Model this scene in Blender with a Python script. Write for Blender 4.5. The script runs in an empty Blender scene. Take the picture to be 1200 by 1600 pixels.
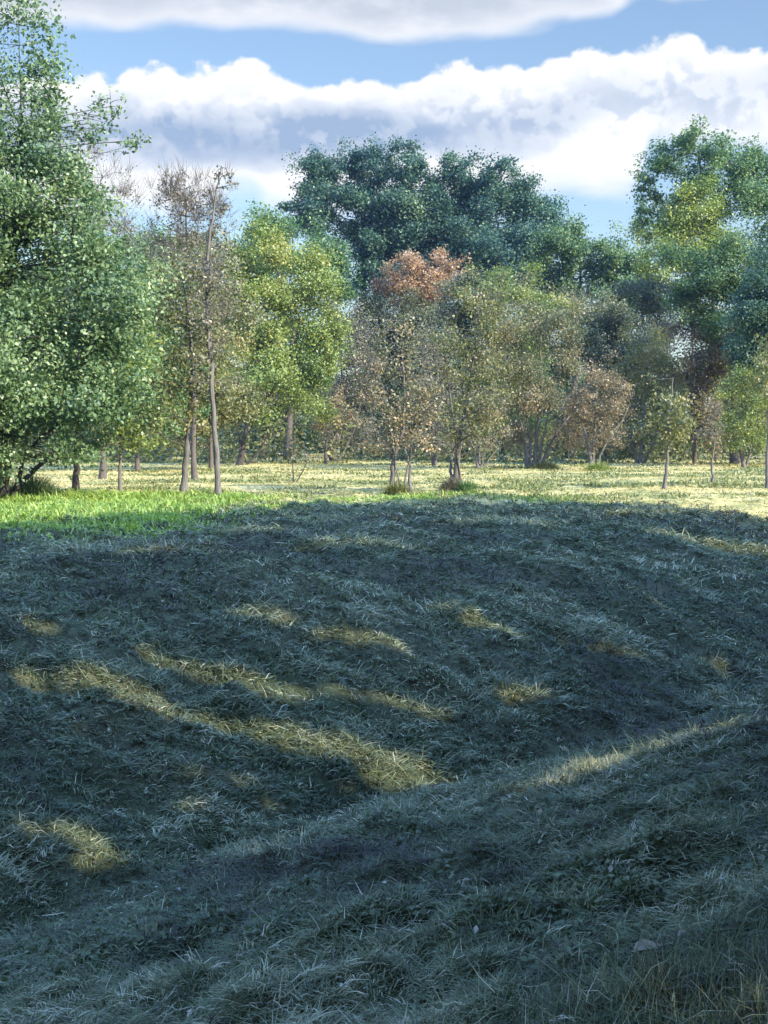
import bpy, math, random
import numpy as np

R = math.radians
scene = bpy.context.scene
COL = scene.collection
rng = np.random.default_rng(11)

# ------------------------------------------------------------------ camera
F = 2198.0                       # focal length in photograph pixels (1200 wide)
EYE = 1.8
PITCH = math.atan(115 / F)
cam = bpy.data.objects.new('camera', bpy.data.cameras.new('camera'))
COL.objects.link(cam)
cam.location = (0, 0, EYE)
cam.rotation_euler = (math.pi / 2 - PITCH, 0, 0)
cam.data.sensor_fit = 'HORIZONTAL'
cam.data.sensor_width = 36
cam.data.lens = F / 1200 * 36
cam.data.clip_start = 0.1
cam.data.clip_end = 5000
scene.camera = cam

# ------------------------------------------------------------------ light, exposure
SUN_EL = R(31)
SUN_H = np.array([0.82, -0.572])            # horizontal direction towards the sun
SUN_H = SUN_H / np.linalg.norm(SUN_H)
SUN_SHIFT = 1 / math.tan(SUN_EL)
sun = bpy.data.objects.new('sun', bpy.data.lights.new('sun', 'SUN'))
COL.objects.link(sun)
sun.data.energy = 5.0
sun.data.angle = R(0.5)
sun.data.color = (1.0, 0.91, 0.75)
sun.location = (60, -42, 60)
sun.rotation_euler = (math.pi / 2 - SUN_EL, 0, math.atan2(SUN_H[0], -SUN_H[1]))
vs = scene.view_settings
vs.view_transform = 'Standard'
vs.look = 'None'
vs.gamma = 1
vs.exposure = 1.45

# ------------------------------------------------------------------ sky
world = bpy.data.worlds.new('World')
scene.world = world
world.use_nodes = True
NT = world.node_tree
NT.nodes.clear()

class G:
    """small helper to write node graphs"""
    def __init__(s, nt): s.nt = nt
    def n(s, t, **k):
        o = s.nt.nodes.new(t)
        for a, b in k.items(): setattr(o, a, b)
        return o
    def put(s, sock, v):
        if hasattr(v, 'is_output'): s.nt.links.new(v, sock)
        else: sock.default_value = v
    def m(s, op, a, b=0.0, c=0.0, clamp=False):
        o = s.n('ShaderNodeMath', operation=op, use_clamp=clamp)
        s.put(o.inputs[0], a); s.put(o.inputs[1], b); s.put(o.inputs[2], c)
        return o.outputs[0]
    def ss(s, x, lo, hi):
        o = s.n('ShaderNodeMapRange', interpolation_type='SMOOTHSTEP')
        s.put(o.inputs[0], x); s.put(o.inputs[1], lo); s.put(o.inputs[2], hi)
        return o.outputs[0]
    def xyz(s, x, y, z=0.0):
        o = s.n('ShaderNodeCombineXYZ')
        s.put(o.inputs[0], x); s.put(o.inputs[1], y); s.put(o.inputs[2], z)
        return o.outputs[0]
    def noise(s, v, scale, detail=4.0, rough=0.55, dist=0.0):
        o = s.n('ShaderNodeTexNoise')
        if v is not None: s.put(o.inputs['Vector'], v)
        o.inputs['Scale'].default_value = scale
        o.inputs['Detail'].default_value = detail
        o.inputs['Roughness'].default_value = rough
        o.inputs['Distortion'].default_value = dist
        return o.outputs[0]
    def mix(s, f, a, b):
        o = s.n('ShaderNodeMix', data_type='RGBA')
        s.put(o.inputs[0], f); s.put(o.inputs[6], a); s.put(o.inputs[7], b)
        return o.outputs[2]
    def curve(s, x, pts):
        """piecewise curve, pts in 0..1"""
        o = s.n('ShaderNodeFloatCurve')
        c = o.mapping.curves[0]
        while len(c.points) > 2: c.points.remove(c.points[1])
        c.points[0].location = pts[0]; c.points[-1].location = pts[-1]
        for p in pts[1:-1]: c.points.new(*p)
        o.mapping.update()
        s.put(o.inputs['Value'], x)
        return o.outputs[0]
    def ramp(s, x, stops):
        o = s.n('ShaderNodeValToRGB')
        e = o.color_ramp.elements
        while len(e) < len(stops): e.new(0.5)
        for el, (p, c) in zip(e, stops): el.position = p; el.color = (*c, 1)
        s.put(o.inputs[0], x)
        return o.outputs[0]

g = G(NT)
sky = g.n('ShaderNodeTexSky', sky_type='NISHITA')
sky.sun_disc = False
sky.sun_elevation = SUN_EL
sky.sun_rotation = math.atan2(SUN_H[0], SUN_H[1])
sky.altitude = 50
sky.air_density = 1.0
sky.dust_density = 0.6
sky.ozone_density = 1.5
tc = g.n('ShaderNodeTexCoord')
sep = g.n('ShaderNodeSeparateXYZ')
NT.links.new(tc.outputs['Generated'], sep.inputs[0])
X, Y, Z = sep.outputs
az = g.m('ARCTAN2', X, Y)
hor = g.m('SQRT', g.m('ADD', g.m('MULTIPLY', X, X), g.m('MULTIPLY', Y, Y)))
el = g.m('DIVIDE', Z, g.m('MAXIMUM', hor, 0.02))
# cloud-space: U in 0..1 over azimuth -0.35..0.35 rad, V in "hundreds of photo pixels above horizon"
U = g.m('DIVIDE', g.m('ADD', az, 0.35), 0.7)
V = g.m('MULTIPLY', el, 21.98)
P = g.xyz(g.m('MULTIPLY', az, 21.98), V, 0.0)          # isotropic cloud plane
Psq = g.xyz(g.m('MULTIPLY', az, 21.98), g.m('MULTIPLY', V, 1.9), 3.0)
big = g.noise(P, 0.7, 6.0, 0.58)
def offs(du, dv):
    o = g.n('ShaderNodeVectorMath', operation='ADD')
    NT.links.new(P, o.inputs[0]); o.inputs[1].default_value = (du, dv, 0)
    return o.outputs[0]
def vor(v, sc):
    o = g.n('ShaderNodeTexVoronoi', feature='SMOOTH_F1')
    NT.links.new(v, o.inputs['Vector']); o.inputs['Scale'].default_value = sc
    o.inputs['Smoothness'].default_value = 0.35
    return o.outputs['Distance']
def wob(v):
    a_ = g.n('ShaderNodeTexNoise'); NT.links.new(v, a_.inputs['Vector']); a_.inputs['Scale'].default_value = 2.5; a_.inputs['Detail'].default_value = 4
    b_ = g.n('ShaderNodeVectorMath', operation='SCALE'); NT.links.new(a_.outputs['Color'], b_.inputs[0]); b_.inputs[3].default_value = 0.55
    c_ = g.n('ShaderNodeVectorMath', operation='ADD'); NT.links.new(v, c_.inputs[0]); NT.links.new(b_.outputs[0], c_.inputs[1])
    return c_.outputs[0]
def puff(v):
    w_ = wob(v)
    return g.m('ADD', g.m('MULTIPLY', vor(w_, 1.5), -0.55), g.m('ADD', g.m('MULTIPLY', vor(w_, 3.6), -0.28), g.m('MULTIPLY', g.noise(v, 3.0, 6, 0.6), 0.45)))
edge = g.m('ADD', g.m('MULTIPLY', puff(P), 0.9), g.m('ADD', 0.06, g.m('MULTIPLY', g.m('SUBTRACT', g.noise(P, 2.1, 8.0, 0.62), 0.5), 0.5)))
edge_lo = g.m('SUBTRACT', g.noise(Psq, 0.9, 4.0, 0.45), 0.5)
def prof(pts):
    """pts: (photo px, photo py) -> height above the horizon in hundreds of px, as a curve of azimuth"""
    q = [(((px - 600) / F + 0.35) / 0.7, (685 - py) / 100 / 10) for px, py in pts]
    q = [(0, q[0][1])] + q + [(1, q[-1][1])]
    return g.m('MULTIPLY', g.curve(U, q), 10)
# main cumulus bank, its top
top2 = prof([(0,140),(110,138),(180,136),(250,118),(330,110),(410,106),(455,122),(475,133),(560,128),(645,126),(700,104),(790,100),
             (850,104),(900,88),(950,92),(1000,84),(1060,66),(1090,88),(1150,92),(1200,84)])
d2 = g.m('ADD', g.m('SUBTRACT', top2, V), g.m('MULTIPLY', edge, 0.55))
m2 = g.ss(d2, -0.02, 0.11)
# lower border of the bank: opens to blue near the horizon at the right, and a small hole at the left
bot2 = prof([(0,360),(150,345),(300,335),(390,300),(430,330),(600,330),(800,330),(860,310),(930,303),(985,290),(1010,240),(1060,235),(1200,250)])
m2b = g.ss(g.m('ADD', g.m('SUBTRACT', V, bot2), g.m('MULTIPLY', edge_lo, 0.7)), -0.25, 0.3)
m2 = g.m('MULTIPLY', m2, m2b)
# upper sheet
low1 = prof([(0,80),(110,74),(220,72),(300,64),(480,66),(560,76),(660,84),(740,78),(830,62),(950,42),(990,22),(1040,30),(1095,16),(1120,-30),(1200,-60)])
d1 = g.m('ADD', g.m('SUBTRACT', V, low1), g.m('MULTIPLY', edge_lo, 0.4))
m1 = g.ss(d1, -0.03, 0.22)
m1 = g.m('MULTIPLY', m1, g.ss(V, 11.5, 8.8))
# broken cloud over the rest of the sky
far_n = g.noise(g.xyz(g.m('MULTIPLY', az, 5), g.m('MULTIPLY', el, 7), 8.0), 0.9, 6, 0.6)
rest = g.m('MULTIPLY', g.ss(far_n, 0.52, 0.62), g.ss(g.m('ABSOLUTE', az), 0.40, 0.6))
rest = g.m('MULTIPLY', rest, g.ss(V, 11.0, 7.0))
# shading of the bank: white billows on top, grey-blue flat base, whiter again below
band = g.m('SUBTRACT', 1.0, g.m('ABSOLUTE', g.m('DIVIDE', g.m('SUBTRACT', g.m('ADD', V, g.m('MULTIPLY', edge_lo, 0.9)),
       prof([(0,225),(150,220),(250,220),(420,226),(560,208),(700,212),(860,200),(950,160),(1060,176),(1200,160)])), 0.62)), clamp=True)
band = g.m('MULTIPLY', g.ss(band, 0.0, 1.0), prof([(0,-3),(150,200),(250,-20),(450,0),(600,0),(850,100),(980,420),(1200,400)]))
band = g.m('DIVIDE', band, 7.0, clamp=True)
b1 = puff(offs(0.0, 0.0))
b2 = puff(offs(0.10, 0.16))
emb = g.ss(g.m('SUBTRACT', b1, b2), -0.13, 0.08)
deep = g.m('MULTIPLY', g.ss(d2, 0.12, 0.9), g.m('ADD', 0.06, g.m('MULTIPLY', 0.94, g.ss(d2, 1.5, 0.7))))
sh2 = g.m('SUBTRACT', 1.0, g.m('MULTIPLY', g.m('SUBTRACT', 1.0, emb), g.m('MULTIPLY', deep, 0.42)))
sh2 = g.m('SUBTRACT', sh2, g.m('MULTIPLY', band, g.curve(U, [(0, .9), (.45, .82), (.62, .55), (1, .45)])), clamp=True)
c2 = g.ramp(sh2, [(0.0, (0.38, 0.50, 0.70)), (0.45, (0.64, 0.72, 0.85)), (0.8, (0.84, 0.89, 0.97)), (1.0, (1.06, 1.06, 1.06))])
sh1 = g.m('MULTIPLY', g.ss(d1, 0.0, 0.6), g.ss(g.noise(Psq, 1.0, 5, 0.55), 0.2, 0.6))
c1 = g.ramp(sh1, [(0.0, (0.93, 0.95, 1.0)), (0.5, (0.74, 0.79, 0.87)), (1.0, (0.60, 0.66, 0.75))])
CK = 5.45                                                # cloud radiance in sky units
def scale(c, k):
    o = g.n('ShaderNodeVectorMath', operation='SCALE')
    NT.links.new(c, o.inputs[0]); o.inputs[3].default_value = k
    return o.outputs[0]
hi = g.ss(el, 0.36, 1.1)                               # unseen upper sky boosted and tinted blue, added fill for the shade
vm = g.n('ShaderNodeVectorMath', operation='MULTIPLY')
NT.links.new(sky.outputs[0], vm.inputs[0]); NT.links.new(g.mix(hi, (1, 1, 1, 1), (8.0, 9.3, 11.6, 1)), vm.inputs[1])
base = g.mix(rest, vm.outputs[0], (5.2, 5.4, 5.8, 1))
base = g.mix(m2, base, scale(c2, CK))
base = g.mix(m1, base, scale(c1, CK))
bg = g.n('ShaderNodeBackground')
bg.inputs['Strength'].default_value = 0.068
NT.links.new(base, bg.inputs['Color'])
wo = g.n('ShaderNodeOutputWorld')
NT.links.new(bg.outputs[0], wo.inputs[0])

# ------------------------------------------------------------------ numpy helpers
class Noise2:
    def __init__(s, seed):
        s.p = np.random.default_rng(seed).random((256, 256))
    def __call__(s, x, y):
        xi = np.floor(x).astype(int); yi = np.floor(y).astype(int)
        fx = x - xi; fy = y - yi
        fx = fx * fx * (3 - 2 * fx); fy = fy * fy * (3 - 2 * fy)
        a = s.p[xi & 255, yi & 255]; b = s.p[(xi + 1) & 255, yi & 255]
        c = s.p[xi & 255, (yi + 1) & 255]; d = s.p[(xi + 1) & 255, (yi + 1) & 255]
        return (a * (1 - fx) + b * fx) * (1 - fy) + (c * (1 - fx) + d * fx) * fy
    def fbm(s, x, y, o=3):
        v = 0; a = 0.5; t = 0
        for k in range(o):
            v = v + a * s(x * 2 ** k + 17.3 * k, y * 2 ** k + 5.1 * k); t += a; a *= 0.5
        return v / t
NA, NB, NC, ND = Noise2(1), Noise2(2), Noise2(3), Noise2(4)

def sstep(x, lo, hi):
    t = np.clip((x - lo) / (hi - lo), 0, 1)
    return t * t * (3 - 2 * t)

DT = np.array([0.63, 0.777]); DN = np.array([-0.777, 0.63]); DP = np.array([0.34, 15.0])
DEPTH = 2.2
def ditch_s(x, y):
    bend = 0.35 * np.sin(0.35 * (x + y) + 0.5)
    return (x - DP[0]) * DN[0] + (y - DP[1]) * DN[1] + bend
def ditch_t(x, y):
    return (x - DP[0]) * DT[0] + (y - DP[1]) * DT[1]
def height0(x, y):
    s = ditch_s(x, y)
    a = np.sqrt(s * s + 0.012)
    f = np.clip(a / np.where(s > 0, 8.0, 9.2), 0, 1)
    dep = DEPTH * (1 - f) ** np.where(s > 0, 1.9, 1.55)
    along = ditch_t(x, y)
    dep = dep * (1 - 0.75 * sstep(along, 18, 45))
    return -dep
def height(x, y):
    x = np.asarray(x, float); y = np.asarray(y, float)
    r = np.hypot(x, y)
    z = height0(x, y)
    s = ditch_s(x, y); t = ditch_t(x, y)
    near = 1 - sstep(r, 34, 60)
    z = z + (NB.fbm(x / .21 + 11, y / .17 + 31, 2) - .5) * .085 * (1 - sstep(r, 14, 26))
    s = ditch_s(x, y); t = ditch_t(x, y)
    z = z + (NA.fbm(x / 4.0 + 40, y / 4.0 + 40, 2) - 0.5) * 0.22 * sstep(r, 2, 9) * (1 - .8 * sstep(r, 20, 30)) * (.3 + .7 * sstep(np.abs(s), .2, 2.5))
    # ridges of raked hay that run down the far bank, lumps of cut grass
    rid = NB.fbm(t / 0.85 + 50, s / 3.6 + 50, 2) - 0.5
    z = z + rid * 0.34 * near * sstep(s, 0.3, 1.8)
    rid2 = NC.fbm(s / 0.8 + 80, t / 3.0 + 80, 2) - 0.5
    z = z + rid2 * 0.16 * near * sstep(-s, 0.3, 1.5)
    z = z + (ND.fbm(x / 0.55 + 20, y / 0.40 + 20, 3) - 0.5) * 0.36 * near
    # windrows over the sunlit meadow
    z = z + (NC.fbm(x / 4.0 + 9, y / 1.6 + 9, 3) - 0.5) * 0.34 * (1 - near) * (1 - sstep(r, 150, 300))
    return z

CP, SP = math.cos(PITCH), math.sin(PITCH)
def ray(px, py):
    a = (px - 600) / F; b = (800 - py) / F
    return np.array([a, CP + b * SP, -SP + b * CP])
def at(px, py, D):
    """point at distance D (metres ahead) seen at photo position px,py"""
    d = ray(px, py); k = D / d[1]
    return np.array([d[0] * k, D, EYE + d[2] * k])
def ground_at(px, py):
    d = ray(px, py)
    ks = np.geomspace(2, 400, 4000)
    zs = EYE + d[2] * ks - height0(d[0] * ks, d[1] * ks)
    i = int(np.argmax(zs < 0)) if (zs < 0).any() else len(ks) - 1
    return d[0] * ks[i], d[1] * ks[i]

def make_mesh(name, v, f, tint=None, smooth=False):
    """f: (M,k) array with constant k"""
    me = bpy.data.meshes.new(name)
    v = np.ascontiguousarray(v, np.float32); f = np.ascontiguousarray(f, np.int32)
    k = f.shape[1]
    me.vertices.add(len(v)); me.vertices.foreach_set('co', v.ravel())
    me.loops.add(f.size); me.loops.foreach_set('vertex_index', f.ravel())
    me.polygons.add(len(f))
    me.polygons.foreach_set('loop_start', np.arange(0, f.size, k, dtype=np.int32))
    me.polygons.foreach_set('loop_total', np.full(len(f), k, np.int32))
    if smooth: me.polygons.foreach_set('use_smooth', np.ones(len(f), bool))
    me.update(calc_edges=True)
    if tint is not None:
        at_ = me.attributes.new('tint', 'FLOAT', 'FACE')
        at_.data.foreach_set('value', np.ascontiguousarray(tint, np.float32))
    return me

def obj(name, me, mat, parent=None, **props):
    o = bpy.data.objects.new(name, me)
    COL.objects.link(o)
    if me is not None and mat is not None: me.materials.append(mat)
    if parent is not None: o.parent = parent
    for k, v in props.items(): o[k] = v
    return o

def tubes(lines):
    """lines: list of (pts (n,3), radii (n,), sides) -> verts, quads"""
    V_, Q_ = [], []; off = 0
    for pts, rad, k in lines:
        pts = np.asarray(pts, float); n = len(pts)
        tg = np.gradient(pts, axis=0); tg /= np.linalg.norm(tg, axis=1)[:, None] + 1e-9
        ref = np.array([0.13, 0.97, 0.2]) if abs(tg[0][1]) < 0.8 else np.array([1.0, 0.1, 0.0])
        a = np.cross(tg, ref); a /= np.linalg.norm(a, axis=1)[:, None] + 1e-9
        b = np.cross(tg, a)
        th = np.arange(k) * 2 * math.pi / k
        ring = (a[:, None, :] * np.cos(th)[None, :, None] + b[:, None, :] * np.sin(th)[None, :, None]) * np.asarray(rad)[:, None, None]
        V_.append((pts[:, None, :] + ring).reshape(-1, 3))
        i = np.arange(n - 1)[:, None] * k; j = np.arange(k)[None, :]; j2 = (j + 1) % k
        Q_.append(np.stack([i + j, i + j2, i + k + j2, i + k + j], -1).reshape(-1, 4) + off)
        off += n * k
    return np.concatenate(V_), np.concatenate(Q_)

def leaves(c, nrm, size, width, r):
    """diamond leaves, centres c, approximate normals nrm -> verts, quads"""
    n = len(c)
    nrm = nrm / (np.linalg.norm(nrm, axis=1)[:, None] + 1e-9)
    t = r.normal(size=(n, 3)); t[:, 2] -= 0.5
    t -= (t * nrm).sum(1)[:, None] * nrm
    t /= np.linalg.norm(t, axis=1)[:, None] + 1e-9
    b = np.cross(nrm, t)
    L = (size * 0.5)[:, None]; W = (size * width * 0.5)[:, None]
    fold = nrm * L * 0.22
    v = np.stack([c - t * L, c + b * W + fold - t * L * 0.1, c + t * L, c - b * W + fold - t * L * 0.1], 1).reshape(-1, 3)
    return v, np.arange(4 * n).reshape(n, 4)

# ------------------------------------------------------------------ materials
def leaf_mat(name, stops, transl=0.32, rough=0.48, spec=0.4, gain=1.0):
    m = bpy.data.materials.new(name); m.use_nodes = True
    nt = m.node_tree; nt.nodes.clear(); q = G(nt)
    a = q.n('ShaderNodeAttribute', attribute_name='tint')
    col = q.ramp(a.outputs['Fac'], [(p_, tuple(min(.8, c_ * gain) for c_ in k_)) for p_, k_ in stops])
    p = q.n('ShaderNodeBsdfPrincipled')
    nt.links.new(col, p.inputs['Base Color'])
    p.inputs['Roughness'].default_value = rough
    p.inputs['Specular IOR Level'].default_value = spec
    t = q.n('ShaderNodeBsdfTranslucent')
    hs = q.n('ShaderNodeHueSaturation'); hs.inputs['Saturation'].default_value = 1.15; hs.inputs['Value'].default_value = 1.2
    nt.links.new(col, hs.inputs['Color']); nt.links.new(hs.outputs[0], t.inputs['Color'])
    mx = q.n('ShaderNodeMixShader'); mx.inputs[0].default_value = transl
    nt.links.new(p.outputs[0], mx.inputs[1]); nt.links.new(t.outputs[0], mx.inputs[2])
    o = q.n('ShaderNodeOutputMaterial'); nt.links.new(mx.outputs[0], o.inputs[0])
    return m

PAL = {
 'left':   [(0, (.045, .080, .034)), (.5, (.080, .127, .048)), (.8, (.125, .172, .064)), (1, (.22, .26, .13))],
 'green':  [(0, (.034, .070, .024)), (.6, (.066, .112, .034)), (1, (.150, .190, .070))],
 'mid':    [(0, (.040, .080, .028)), (.6, (.078, .132, .042)), (1, (.165, .220, .085))],
 'dark':   [(0, (.018, .045, .030)), (.6, (.038, .080, .046)), (1, (.110, .160, .075))],
 'yg':     [(0, (.060, .100, .028)), (.5, (.125, .162, .038)), (.85, (.195, .212, .052)), (1, (.23, .21, .065))],
 'yellow': [(0, (.080, .120, .028)), (.5, (.150, .190, .040)), (1, (.25, .26, .065))],
 'olive':  [(0, (.055, .070, .025)), (.5, (.105, .115, .040)), (.85, (.165, .145, .050)), (1, (.27, .22, .13))],
 'grey':   [(0, (.060, .060, .042)), (.5, (.110, .105, .065)), (.8, (.155, .135, .080)), (1, (.26, .22, .15))],
 'brown':  [(0, (.070, .062, .042)), (.5, (.120, .106, .068)), (.8, (.155, .135, .085)), (1, (.21, .165, .095))],
 'rust':   [(0, (.080, .068, .040)), (.4, (.140, .115, .062)), (.75, (.19, .150, .080)), (1, (.30, .19, .08))],
 'rg':     [(0, (.060, .075, .034)), (.4, (.110, .115, .052)), (.7, (.165, .135, .072)), (1, (.27, .19, .10))],
 'orange': [(0, (.15, .098, .052)), (.5, (.235, .152, .080)), (1, (.33, .225, .120))],
 'dusk':   [(0, (.040, .054, .025)), (.5, (.078, .090, .040)), (1, (.140, .140, .065))],
 'shade':  [(0, (.030, .060, .025)), (1, (.080, .120, .040))],
}
LM = {k: leaf_mat('leaf_' + k, v, gain=1.4) for k, v in PAL.items()}

def bark_mat(name, c0, c1):
    m = bpy.data.materials.new(name); m.use_nodes = True
    nt = m.node_tree; q = G(nt); p = nt.nodes['Principled BSDF']
    t = q.n('ShaderNodeTexCoord')
    mp = q.n('ShaderNodeMapping'); mp.inputs['Scale'].default_value = (9, 9, 1.6)
    nt.links.new(t.outputs['Object'], mp.inputs[0])
    n1 = q.noise(mp.outputs[0], 2.2, 5, 0.6)
    nt.links.new(q.ramp(n1, [(0.3, c0), (0.7, c1)]), p.inputs['Base Color'])
    p.inputs['Roughness'].default_value = 0.9
    bm_ = q.n('ShaderNodeBump'); bm_.inputs['Strength'].default_value = 0.6; bm_.inputs['Distance'].default_value = 0.03
    nt.links.new(n1, bm_.inputs['Height']); nt.links.new(bm_.outputs[0], p.inputs['Normal'])
    return m
BM = {'dark': bark_mat('bark_dark', (.022, .018, .015), (.060, .050, .040)),
      'grey': bark_mat('bark_grey', (.050, .045, .039), (.155, .140, .118)),
      'brown': bark_mat('bark_brown', (.042, .034, .027), (.11, .090, .070))}

# ------------------------------------------------------------------ ground sheet
def ground_mat():
    m = bpy.data.materials.new('meadow_ground'); m.use_nodes = True
    nt = m.node_tree; q = G(nt); p = nt.nodes['Principled BSDF']
    t = q.n('ShaderNodeTexCoord'); ob = t.outputs['Object']
    a = q.noise(ob, 0.35, 5, 0.6); b = q.noise(ob, 7.0, 5, 0.7)
    mp = q.n('ShaderNodeMapping'); mp.inputs['Scale'].default_value = (0.35, 1.6, 1); nt.links.new(ob, mp.inputs[0])
    c = q.noise(mp.outputs[0], 0.9, 6, 0.65)
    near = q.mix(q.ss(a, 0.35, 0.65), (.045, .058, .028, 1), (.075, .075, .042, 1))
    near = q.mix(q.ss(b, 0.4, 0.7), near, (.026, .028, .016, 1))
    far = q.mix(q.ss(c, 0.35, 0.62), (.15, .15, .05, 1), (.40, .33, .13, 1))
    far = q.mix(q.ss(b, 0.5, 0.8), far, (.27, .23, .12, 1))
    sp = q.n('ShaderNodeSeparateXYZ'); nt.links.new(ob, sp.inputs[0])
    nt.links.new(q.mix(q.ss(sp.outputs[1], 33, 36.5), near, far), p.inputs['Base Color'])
    p.inputs['Roughness'].default_value = 0.95; p.inputs['Specular IOR Level'].default_value = 0.1
    bm_ = q.n('ShaderNodeBump'); bm_.inputs['Strength'].default_value = 0.8; bm_.inputs['Distance'].default_value = 0.04
    nt.links.new(b, bm_.inputs['Height']); nt.links.new(bm_.outputs[0], p.inputs['Normal'])
    return m
th = np.concatenate([np.arange(-180, -26, 4.0), np.arange(-26, 26, 0.13), np.arange(26, 180, 4.0)]) * math.pi / 180
rr = np.concatenate([[0.02], np.geomspace(0.6, 60, 430), np.geomspace(61, 1500, 130)])
TT, RR = np.meshgrid(th, rr)
gx = np.sin(TT) * RR; gy = np.cos(TT) * RR
gz = height(gx, gy)
nc = len(th); nr = len(rr)
i = np.arange(nr - 1)[:, None] * nc; j = np.arange(nc)[None, :]; j2 = (j + 1) % nc
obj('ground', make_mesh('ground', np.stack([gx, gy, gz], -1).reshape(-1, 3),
    np.stack([i + j, i + j2, i + nc + j2, i + nc + j], -1).reshape(-1, 4), smooth=True), ground_mat(), kind='structure')

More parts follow.
